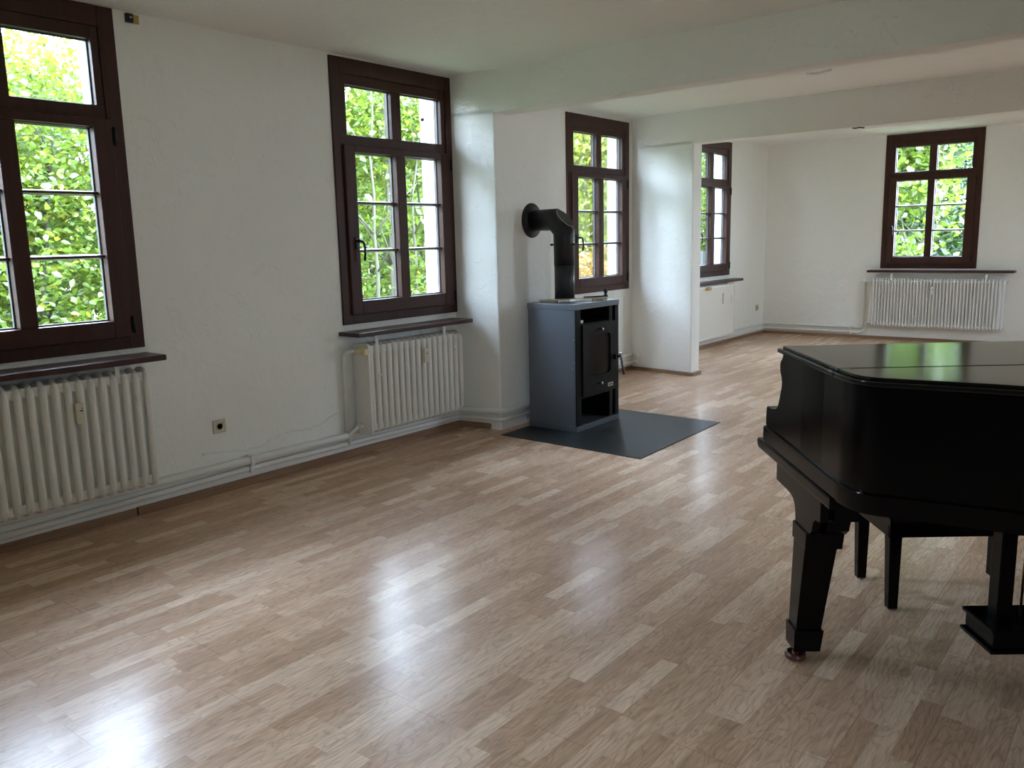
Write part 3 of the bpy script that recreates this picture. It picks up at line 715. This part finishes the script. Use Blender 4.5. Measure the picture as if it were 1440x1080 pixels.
# ------------------------------------------------------------------ grand piano (local: a right, b away from the camera, z up)
PYAW = math.radians(38.8 - 1.0)
PA, PB = 1.645, 2.30
E1 = Vector((math.cos(PYAW), math.sin(PYAW), 0)); E2 = Vector((-math.sin(PYAW), math.cos(PYAW), 0))
pn = empty('grand_piano', E1*PA + E2*PB, PYAW, 'black lacquered baby grand piano with closed lid', 'piano')
def pb(m, name, mat, parent=pn, **kw): m.move((-PA, -PB, 0)); return m.build(name, M[mat], parent, **kw)
def catmull(pts, k=6):
    out = []
    P = [pts[0]] + pts + [pts[-1]]
    for i in range(1, len(P)-2):
        p0, p1, p2, p3 = [Vector(q).to_3d() if len(q) == 2 else Vector(q) for q in P[i-1:i+3]]
        for j in range(k):
            t = j/k
            out.append(tuple((.5*((2*p1) + (-p0+p2)*t + (2*p0-5*p1+4*p2-p3)*t*t + (-p0+3*p1-3*p2+p3)*t**3))[:2]))
    out.append(tuple(pts[-1])); return out
A0, A1 = .905, 2.385
bent = catmull([(.905, 2.40), (.906, 2.335), (.918, 2.275), (.948, 2.235), (1.00, 2.205), (1.114, 2.143), (1.24, 2.070), (1.36, 1.975), (1.47, 1.85), (1.56, 1.70), (1.66, 1.56), (1.80, 1.44), (2.0, 1.375), (2.2, 1.385), (2.33, 1.46), (2.385, 1.62)])
def inset(curve, d):
    """offset the open curve outwards (away from the case centre)"""
    out = []
    for i, p in enumerate(curve):
        a = Vector(curve[max(i-1, 0)]); b_ = Vector(curve[min(i+1, len(curve)-1)])
        t = (b_-a).normalized(); nn = Vector((t.y, -t.x))
        if nn.dot(Vector(p)-Vector((1.75, 2.3))) < 0: nn = -nn
        out.append((p[0]+nn.x*d, p[1]+nn.y*d))
    return out
rimp = [(A0, 2.70)] + bent + [(A1, 2.70)]
pb(MB().prism(rimp, 2, .672, 1.036), 'case', 'lacq')
# band round the foot of the rim
o1 = inset([(A0, 3.10), (A0, 2.6)] + bent + [(A1, 2.6), (A1, 3.10)], .009)
pb(MB().prism(o1, 2, .676, .734), 'rim_moulding', 'lacq', bevel=.004)
# cheeks with arms
prof = [(2.30, .736), (3.098, .736), (3.096, .79), (3.092, .806), (3.080, .812), (3.055, .811), (3.03, .812), (2.985, .820), (2.965, .829), (2.950, .85), (2.934, .885), (2.921, .915), (2.919, .93), (2.926, .945), (2.94, .962), (2.946, .98), (2.944, 1.0), (2.930, 1.010), (2.918, 1.020), (2.915, 1.036), (2.30, 1.036)]
for a_, b_ in ((A0, A0+.045), (A1-.045, A1)):
    pb(MB().prism([(p[0] if p[0] > 2.4 else 2.5, p[1]) for p in prof], 0, a_, b_), 'cheek', 'lacq', bevel=.003)
# lid: front flap and main lid with a moulded edge
lid_o = inset([(A0, 2.90), (A0, 2.6)] + bent + [(A1, 2.6), (A1, 2.90)], .013)
lid_i = inset([(A0, 2.90), (A0, 2.6)] + bent + [(A1, 2.6), (A1, 2.90)], -.002)
HB = 2.405
def half(curve, front):
    out = []
    for p, q in zip(curve, curve[1:]):
        pass
    if front: return [(curve[0][0], 2.940), (curve[0][0], HB), (curve[-1][0], HB), (curve[-1][0], 2.940)]
    return [(curve[0][0], HB-.006)] + [p for p in curve if p[1] < HB-.012] + [(curve[-1][0], HB-.006)]
lid = pb(MB().prism(half(lid_o, False), 2, 1.036, 1.050), 'lid', 'lidm', bevel=.003)
pb(MB().prism(half(lid_i, False), 2, 1.050, 1.060), 'lid_panel', 'lidm', lid, bevel=.002)
flap = pb(MB().prism(half(lid_o, True), 2, 1.036, 1.050), 'lid_flap', 'lidm', bevel=.003)
fi = half(lid_i, True)
pb(MB().prism([(x, min(y, 2.925)) for x, y in fi], 2, 1.050, 1.060), 'lid_panel', 'lidm', flap, bevel=.002)
pb(MB().box(A0+.035, A1-.035, HB-.008, HB+.0005, 1.040, 1.0606), 'hinge_line', 'groove')
# keybed with its moulding, keys, fall board
pb(MB().prism([(2.375, .640), (3.135, .640), (3.152, .652), (3.152, .672), (3.146, .676), (2.375, .676)], 0, A0-.016, A1+.016), 'keybed', 'lacq', bevel=.006)
pb(MB().box(A0+.045, A1-.045, 2.72, 3.09, .676, .742), 'key_frame', 'lacq')
pb(MB().box(A0+.045, A1-.045, 3.06, 3.10, .70, .768), 'key_slip', 'lacq', bevel=.003)
kw = (A1-A0-.19)/52; km = MB(); kb = MB()
for i in range(52):
    x = A0+.095+i*kw; km.box(x+.0006, x+kw-.0006, 2.905, 3.055, .745, .770)
    if i % 7 in (0, 2, 3, 5, 6) and i < 51: kb.box(x+kw-.005, x+kw+.005, 2.905, 3.005, .770, .782)
pb(km, 'white_keys', 'ivory'); pb(kb, 'black_keys', 'dark')
for ka in (A0+.045, A1-.095): pb(MB().box(ka, ka+.05, 2.80, 3.06, .742, .79), 'key_block', 'lacq', bevel=.003)
pb(MB().prism([(2.85, .76), (2.905, .775), (2.875, .93), (2.84, .94)], 0, A0+.046, A1-.046), 'fall_board', 'lacq')
pb(MB().box(A0+.046, A1-.046, 2.70, 2.85, .742, 1.034), 'pin_block_cover', 'lacq')
# treble and bass front legs with bracket plate, cuff and caster
def taper(m, a0, a1, b0, b1, z0, A0_, A1_, B0_, B1_, z1):
    return m.hexa([(a0, b0, z0), (a1, b0, z0), (a1, b1, z0), (a0, b1, z0)], [(A0_, B0_, z1), (A1_, B0_, z1), (A1_, B1_, z1), (A0_, B1_, z1)])
def front_leg(sgn):
    c = (A0+A1)/2
    fx = (lambda a: a) if sgn > 0 else (lambda a: 2*c - a)
    def bx_(m):
        if sgn < 0:
            for v_ in m.bm.verts: v_.co.x = 2*c - v_.co.x
        return m
    m = MB()
    br_ = [(2.502, .640), (2.958, .640), (2.956, .564), (2.90, .5635), (2.83, .563), (2.79, .560), (2.765, .552), (2.748, .538), (2.738, .515), (2.734, .48), (2.60, .48), (2.575, .50), (2.562, .535), (2.548, .548), (2.53, .553), (2.502, .556)]
    m.prism(br_, 0, A0+.004, A0+.03)
    m.box(A0+.03, A0+.16, 2.53, 2.86, .60, .641); m.prism([(p[0] if p[0] < 2.8 else 2.80, p[1]) for p in br_ if p[0] < 2.95], 0, A0+.05, A0+.125)
    L_ = pb(bx_(m), 'leg', 'legm', bevel=.003)
    m = MB(); taper(m, A0-.001, A0+.084, 2.672, 2.752, .105, A0+.004, A0+.114, 2.618, 2.740, .478); pb(bx_(m), 'leg_shaft', 'legm', L_, bevel=.002)
    m = MB(); taper(m, A0-.002, A0+.120, 2.608, 2.744, .425, A0-.002, A0+.124, 2.604, 2.744, .482); pb(bx_(m), 'leg_collar', 'legm', L_, bevel=.003)
    m = MB(); taper(m, A0-.006, A0+.084, 2.668, 2.760, .034, A0-.008, A0+.092, 2.662, 2.760, .112); pb(bx_(m), 'leg_cuff', 'legm', L_, bevel=.003)
    m = MB().lathe([(.030, .001), (.036, .006), (.037, .016), (.033, .024), (.026, .025), (.024, .015), (.012, .015), (.012, .04), (0, .04)], (A0+.008, 2.692, 0), 2, 24); cc = pb(bx_(m), 'caster_cup', 'caster', L_); cc['label'] = 'glossy red brown caster cup'
front_leg(1); front_leg(-1)
m = MB(); taper(m, 2.0, 2.09, 1.50, 1.59, .03, 1.97, 2.11, 1.48, 1.62, .50); m.box(1.95, 2.13, 1.46, 1.64, .48, .672); lg_ = pb(m, 'leg', 'legm', bevel=.003)
m = MB().lathe([(.034, .001), (.038, .012), (.034, .022), (.012, .024), (.012, .04)], (2.045, 1.545, 0), 2, 20); pb(m, 'caster_cup', 'caster', lg_)
# pedal lyre
ly = pb(MB().box(1.468, 1.832, 2.495, 2.690, .105, .118).box(1.480, 1.820, 2.506, 2.680, .118, .172).box(1.470, 1.830, 2.497, 2.688, .172, .186), 'pedal_lyre', 'legm', bevel=.004)
for a_ in (1.520, 1.730):
    pb(MB().box(a_, a_+.050, 2.570, 2.625, .188, .60).box(a_-.012, a_+.062, 2.56, 2.64, .585, .645), 'lyre_post', 'legm', ly, bevel=.002)
pb(MB().tube([(1.645, 2.60, .188), (1.645, 2.60, .64)], .004, 8).tube([(1.615, 2.60, .188), (1.615, 2.60, .64)], .004, 8), 'pedal_rod', 'brass', ly)
for a_ in (1.59, 1.675):
    pb(MB().tube(fillet([(a_, 2.70, .125), (a_, 2.78, .125), (a_, 2.84, .11)], .02), .014, 10, ry=.006), 'pedal', 'brass', ly)
# underside frame beams
pb(MB().box(1.05, 2.30, 2.30, 2.40, .625, .674).box(1.64, 1.74, 1.62, 2.30, .60, .674).box(2.0, 2.1, 1.62, 2.3, .60, .674), 'back_brace', 'legm')

# bench
bn = empty('piano_bench', E1*1.68 + E2*3.215, PYAW, 'black wooden piano bench standing behind the grand piano', 'bench')
def bbn(m, name, mat, **kw): m.move((-1.68, -3.215, 0)); return m.build(name, M[mat], bn, **kw)
bbn(MB().box(1.372, 1.392, 3.045, 3.385, .296, .455).box(1.968, 1.988, 3.045, 3.385, .296, .455).box(1.372, 1.988, 3.045, 3.065, .296, .455).box(1.372, 1.988, 3.365, 3.385, .296, .455), 'apron', 'legm', bevel=.002)
bbn(MB().box(1.355, 2.005, 3.03, 3.40, .455, .505), 'seat', 'felt', bevel=.008)
for a_, sg in ((1.368, 1), (1.992, -1)):
    for b_, sb in ((3.041, 1), (3.389, -1)):
        m = MB(); a1_, b1_ = a_+sg*.054, b_+sb*.054; aa, bb_ = a_+sg*.016, b_+sb*.006; a2, b2_ = aa+sg*.036, bb_+sb*.036
        def q(x0, x1, y0, y1, z): return [(min(x0,x1), min(y0,y1), z), (max(x0,x1), min(y0,y1), z), (max(x0,x1), max(y0,y1), z), (min(x0,x1), max(y0,y1), z)]
        m.hexa(q(aa, a2, bb_, b2_, .006), q(a_, a1_, b_, b1_, .455)); bbn(m, 'leg', 'legm', bevel=.002)
        bbn(MB().lathe([(.014, 0), (.016, .003), (.014, .008)], ((aa+a2)/2, (bb_+b2_)/2, 0), 2, 12), 'glide', 'steel')

# ------------------------------------------------------------------ garden
struct(MB().box(-40, XL-.24, -25, 45, -.75, -.55).box(XL-.24, 12, YF+.24, 45, -.75, -.55).box(XR+.22, 40, -25, YF+.24, -.75, -.55).build('ground', M['ground']))
GZ = -.55
def leaves_object(name, centers, mat, size, parent, seed, droop=.3):
    rng = np.random.default_rng(seed)
    n = len(centers)
    c = np.asarray(centers)
    ax = rng.normal(size=(n, 3)); ax[:, 2] = ax[:, 2]*.5 - droop; ax /= np.linalg.norm(ax, axis=1)[:, None]      # along the leaf
    up = rng.normal(size=(n, 3))*.75 + np.array([0, 0, 1.0]); sd = np.cross(ax, up); sd /= np.linalg.norm(sd, axis=1)[:, None]
    nr = np.cross(sd, ax)
    s = size * rng.uniform(.6, 1.25, n)[:, None]
    v = np.empty((n, 6, 3))
    v[:, 0] = c - ax*s*.5
    v[:, 1] = c - ax*s*.12 + sd*s*.33 + nr*s*.07
    v[:, 2] = c + ax*s*.22 + sd*s*.25 + nr*s*.05
    v[:, 3] = c + ax*s*.58 - nr*s*.05
    v[:, 4] = c + ax*s*.22 - sd*s*.25 + nr*s*.05
    v[:, 5] = c - ax*s*.12 - sd*s*.33 + nr*s*.07
    me = bpy.data.meshes.new(name)
    me.vertices.add(n*6); me.vertices.foreach_set('co', v.reshape(-1))
    base = (np.arange(n)*6)[:, None]
    idx = (base + np.array([0, 1, 2, 3, 0, 3, 4, 5])[None, :]).reshape(-1)
    me.loops.add(n*8); me.loops.foreach_set('vertex_index', idx.astype(np.int32))
    me.polygons.add(n*2)
    me.polygons.foreach_set('loop_start', (np.arange(n*2)*4).astype(np.int32)); me.polygons.foreach_set('loop_total', np.full(n*2, 4, np.int32))
    me.update(calc_edges=True); me.validate()
    me.materials.append(mat)
    o = bpy.data.objects.new(name, me); COL.objects.link(o); o.parent = parent
    return o
def tree(name, label, cat, loc, stems, crown, n, size, mat, bark, seed, clump=.28, group=None, droop=.3, extra=None):
    """stems: list of (dx,dy,lean x,lean y,height,radius); crown: list of (dx,dy,z,rx,ry,rz)"""
    rng = np.random.default_rng(seed)
    root = empty(name, (*loc, GZ), 0, label, cat, group)
    for dx, dy, lx, ly_, hgt, r in stems:
        m = MB(); k = 9; pts = []
        for i in range(k):
            t = i/(k-1); pts.append((dx + lx*t + rng.normal()*.05*t, dy + ly_*t + rng.normal()*.05*t, hgt*t))
        m.tube(pts, [r*(1-.75*i/(k-1)) for i in range(k)], 8)
        for b in range(5):
            j = rng.integers(3, k-1); p = Vector(pts[j]); d = Vector((rng.normal(), rng.normal(), .9)).normalized()*hgt*.22
            m.tube([p, p+d*.5+Vector((0,0,.05)), p+d], [r*.45, r*.3, r*.12], 6)
        m.build('trunk', bark, root)
    vol = np.array([c[3]*c[4]*c[5] for c in crown]); vol = vol/vol.sum()
    allc = []
    for (dx, dy, z, rx, ry, rz), f in zip(crown, vol):
        nn = int(n*f); ncl = max(8, int(nn/55))
        d = rng.normal(size=(ncl, 3)); d /= np.linalg.norm(d, axis=1)[:, None]; d *= rng.uniform(.25, 1, (ncl, 1))**.5
        cl = d*np.array([rx, ry, rz]) + np.array([dx, dy, z])
        w = rng.integers(0, ncl, nn)
        allc.append(cl[w] + rng.normal(size=(nn, 3))*clump*np.array([1, 1, .65]))
    c = np.concatenate(allc); c = c[c[:, 2] > .03]
    leaves_object('crown', c, mat, size, root, seed+100, droop)
    if extra: leaves_object('yellow_sprays', c[rng.choice(len(c), len(c)//extra[1])] + rng.normal(size=(len(c)//extra[1], 3))*.05, extra[0], size*.9, root, seed+200, droop)
    return root
A, B_, C_, D_ = M['leafA'], M['leafB'], M['leafC'], M['leafD']
BK, BP = M['bark'], M['barkpale']
# outside the first window
tree('leafy_shrub', 'bright green leafy shrub filling the view through the first window', 'shrub', (-9.9, 3.3), [(0, 0, .2, .2, 3.4, .06), (.3, .4, -.1, .5, 3.2, .05), (-.2, -.5, .1, -.6, 3, .05)],
     [(0, 0, 1.7, 1.2, 1.7, 1.7), (.1, .9, 3.1, 1.1, 1.2, 1.2), (0, -.7, 3.0, 1.1, 1.2, 1.3)], 24000, .085, A, BK, 1, extra=(C_, 5))
tree('garden_tree', 'mid green tree behind the shrub outside the first window', 'tree', (-12.6, 4.0), [(0, 0, .2, .3, 5, .12)], [(0, 0, 3.8, 1.5, 2.2, 1.7), (0, .3, 1.7, 1.5, 2.3, 1.6)], 13000, .13, B_, BK, 2)
# outside the second window: many upright stems
st_ = [(random.uniform(-.9, .9), -1.3+.29*i+random.uniform(-.1, .1), random.uniform(-.3, .3), random.uniform(-.3, .3), random.uniform(3.6, 4.8), random.uniform(.028, .06)) for i in range(10)]
tree('stemmed_shrub', 'tall shrub of many upright stems outside the window left of the stove', 'shrub', (-9.7, 9.1), st_, [(0, 0, 2.4, 1.0, 1.7, 2.2), (0, .2, 4.0, 1.2, 1.8, 1.0)], 12500, .10, A, BP, 3, extra=(C_, 6))
tree('garden_tree', 'pale green tree behind the stemmed shrub of the second window', 'tree', (-12.8, 11.6), [(0, 0, .1, .2, 5, .12), (.8, -.9, .1, .2, 5, .08)], [(0, 0, 3.6, 1.5, 2.4, 1.9), (0, -.4, 1.6, 1.4, 2.4, 1.5)], 13000, .13, A, BK, 4)
tree('tall_tree', 'tall dense tree standing between the views of the first and second window', 'tree', (-9.9, 6.45), [(0, 0, .1, .1, 6.4, .15)], [(0, 0, 3.0, 1.5, 1.0, 2.6), (0, 0, 6.2, 1.5, 1.2, 1.8)], 12000, .15, B_, BK, 71)  # added to keep oblique sky light off the far pier
# behind the stove window
tree('drooping_conifer', 'yellow green feathery tree seen behind the stove pipe', 'tree', (-10.0, 15.8), [(0, 0, .1, .2, 5, .11)], [(0, 0, 2.4, 1.1, 1.7, 2.2), (0, .3, 4.2, 1.0, 1.5, 1.2)], 16000, .105, M['leafE'], BP, 5, droop=1.1, extra=(C_, 2))
tree('orange_bush', 'low orange yellow bush at the foot of the stove window view', 'shrub', (-8.2, 12.2), [(0, 0, .1, .1, .9, .02)], [(0, 0, 1.05, .5, .9, .70)], 3600, .085, M['leafO'], BK, 6, clump=.15)
tree('garden_tree', 'dark green tree farther back behind the feathery tree', 'tree', (-12.8, 18.6), [(0, 0, .1, .2, 5, .12)], [(0, 0, 3.4, 1.5, 2.6, 2.2), (0, 0, 1.4, 1.5, 2.6, 1.4)], 12000, .13, B_, BK, 7)
# beyond the far pier window
tree('leafy_shrub', 'bright green shrub behind the grey fence beyond the far pier', 'shrub', (-10.2, 22.4), [(0, 0, .1, .2, 4, .08)], [(0, 0, 2.6, 1.3, 2.0, 2.3)], 9000, .12, A, BK, 8)
fn = empty('garden_fence', (-8.2, 18.0, GZ), math.radians(70), 'grey board fence in the garden seen low through the pier window', 'fence')
fm = MB()
for i in range(16): fm.box(-1.6+.2*i, -1.6+.2*i+.17, -.01, .01, .05, 1.65)
fm.build('boards', M['fence'], fn); MB().box(-1.65, 1.65, .01, .05, .4, .48).box(-1.65, 1.65, .01, .05, 1.3, 1.38).build('rail', M['fence'], fn)
for x in (-1.5, 0, 1.5): MB().box(x-.04, x+.04, .05, .13, 0, 1.7).build('post', M['fence'], fn)
# outside the far window
tree('young_maple', 'young pale stemmed tree outside the far wall window', 'tree', (-4.5, 17.0), [(-.35, 0, .55, .1, 4.6, .05), (.35, .2, .75, .1, 4.6, .045), (.15, .5, 1.1, .2, 4.4, .045), (.9, -.2, -1.0, .1, 3.9, .025)],
     [(0, 0, 2.6, 1.3, .8, 2.0), (.2, .2, 4.2, 1.4, .9, .9)], 5200, .15, A, BP, 9)
tree('garden_tree', 'dark leafed tree behind the pale stems of the far window', 'tree', (-5.2, 20.2), [(0, 0, .1, .2, 5, .12)], [(0, 0, 3.4, 2.6, 1.2, 2.3), (0, 0, 1.2, 2.6, 1.2, 1.4)], 10000, .15, D_, BK, 10, extra=(B_, 3))
# woodland edge at the back of the garden
for i, (x, y, lab) in enumerate(((-16.5, 1.0, 'first'), (-16.8, 6.0, 'second'), (-16.3, 10.8, 'third'), (-16.8, 15.5, 'fourth'), (-16.4, 20.5, 'fifth'), (-16.8, 26.0, 'sixth'), (-15.5, 31.5, 'seventh'))):
    tree('woodland_tree', '%s tree from the left in the row at the back of the garden' % lab, 'tree', (x, y), [(0, 0, .2, .2, 4.8, .13)], [(0, 0, 3.6, 1.3, 2.3, 2.1), (0, 0, 1.4, 1.3, 2.3, 1.5)], 7000, .21, (B_, A)[i % 2], BK, 40+i, group='trees at the back of the garden', extra=(D_, 4))
for i, (x, y, lab) in enumerate(((-9.8, 24.5, 'left'), (-4.6, 25.0, 'right'))):
    tree('woodland_tree', '%s dark tree far behind the far wall window' % lab, 'tree', (x, y), [(0, 0, .2, .2, 4.8, .13)], [(0, 0, 3.8, 2.9, 1.3, 2.3), (0, 0, 1.4, 2.9, 1.3, 1.5)], 7000, .21, B_, BK, 60+i, group='trees at the back of the garden', extra=(D_, 2))
tree('garden_tree', 'tall tree outside the right wall window at the camera end', 'tree', (6.2, -1.0), [(0, 0, .1, .1, 6, .15)], [(0, 0, 3.2, 1.3, 2.0, 2.6), (0, 0, 5.6, 1.3, 1.8, 1.6)], 9000, .2, B_, BK, 81)  # unseen tree, added to cut the light through the added right window
tree('tall_tree', 'tall dense tree at the near end of the garden left of the first window view', 'tree', (-11.6, .2), [(0, 0, .1, .1, 5.6, .15)], [(0, 0, 3.0, 1.4, 1.3, 2.4), (0, 0, 5.4, 1.4, 1.4, 1.5)], 11000, .15, B_, BK, 72)  # added to block sky light reaching the far pier and the floor glare
# before the window nearest the camera end
tree('leafy_shrub', 'green shrub at the camera end of the garden', 'shrub', (-10.5, -1.8), [(0, 0, .2, .2, 3.4, .06)], [(0, 0, 2.0, 1.3, 1.9, 2.0)], 6000, .14, B_, BK, 11)

# ------------------------------------------------------------------ daylight
w = bpy.data.worlds.new('overcast_sky'); SC.world = w; w.use_nodes = True
nt = w.node_tree; bg = nt.nodes['Background']
tc = N(nt, 'ShaderNodeTexCoord'); sp = N(nt, 'ShaderNodeSeparateXYZ'); nt.links.new(tc.outputs['Generated'], sp.inputs[0])
rp_ = N(nt, 'ShaderNodeValToRGB'); nt.links.new(sp.outputs[2], rp_.inputs[0])
rp_.color_ramp.elements[0].position = 0; rp_.color_ramp.elements[0].color = (.49, .56, .65, 1)
rp_.color_ramp.elements[1].position = .7; rp_.color_ramp.elements[1].color = (.74, .92, 1.24, 1)
nt.links.new(rp_.outputs[0], bg.inputs[0]); bg.inputs[1].default_value = 36.0
# sky portals: they emit nothing, they only guide sampling to the window openings
def portal(loc, rot, sx, sy):
    l = bpy.data.lights.new('sky_portal', 'AREA'); l.shape = 'RECTANGLE'; l.size = sx; l.size_y = sy
    l.cycles.is_portal = True
    o = bpy.data.objects.new('sky_portal', l); COL.objects.link(o); o.location = loc; o.rotation_euler = rot
for x, (s, z), a in wspecs:
    if a < 0: portal((x+.26, s+WW/2, z+WH/2), (0, math.radians(90), 0), WH-.15, WW-.15)
    elif a: portal((x-.26, s+WW/2, z+WH/2), (0, math.radians(-90), 0), WH-.15, WW-.15)
    else: portal((s+WW/2, YF+.26, z+WH/2), (math.radians(-90), 0, 0), WW-.15, WH-.15)

# ------------------------------------------------------------------ camera
cam = bpy.data.cameras.new('camera'); co = bpy.data.objects.new('camera', cam); COL.objects.link(co)
cam.sensor_fit = 'HORIZONTAL'; cam.sensor_width = 36; cam.lens = 1170/1440*36; cam.clip_start = .05; cam.clip_end = 200
yaw, pit, rol = math.radians(38.8), math.radians(9.83), math.radians(1.34)
fw = Vector((-math.sin(yaw)*math.cos(pit), math.cos(yaw)*math.cos(pit), -math.sin(pit)))
rt = Vector((math.cos(yaw), math.sin(yaw), 0)); dn = fw.cross(rt)
r2_ = rt*math.cos(rol) + dn*math.sin(rol); d2_ = -rt*math.sin(rol) + dn*math.cos(rol)
mat = Matrix((( r2_.x, -d2_.x, -fw.x, 0), (r2_.y, -d2_.y, -fw.y, 0), (r2_.z, -d2_.z, -fw.z, 1.45), (0, 0, 0, 1)))
co.matrix_world = mat
SC.camera = co
vs = SC.view_settings; vs.view_transform = 'Standard'; vs.look = 'None'; vs.gamma = 1; vs.use_curve_mapping = False
vs.exposure = 0.64
cy = SC.cycles
cy.max_bounces = 16; cy.diffuse_bounces = 12; cy.glossy_bounces = 5; cy.transparent_max_bounces = 24; cy.transmission_bounces = 6
cy.sample_clamp_indirect = 8; cy.use_denoising = True
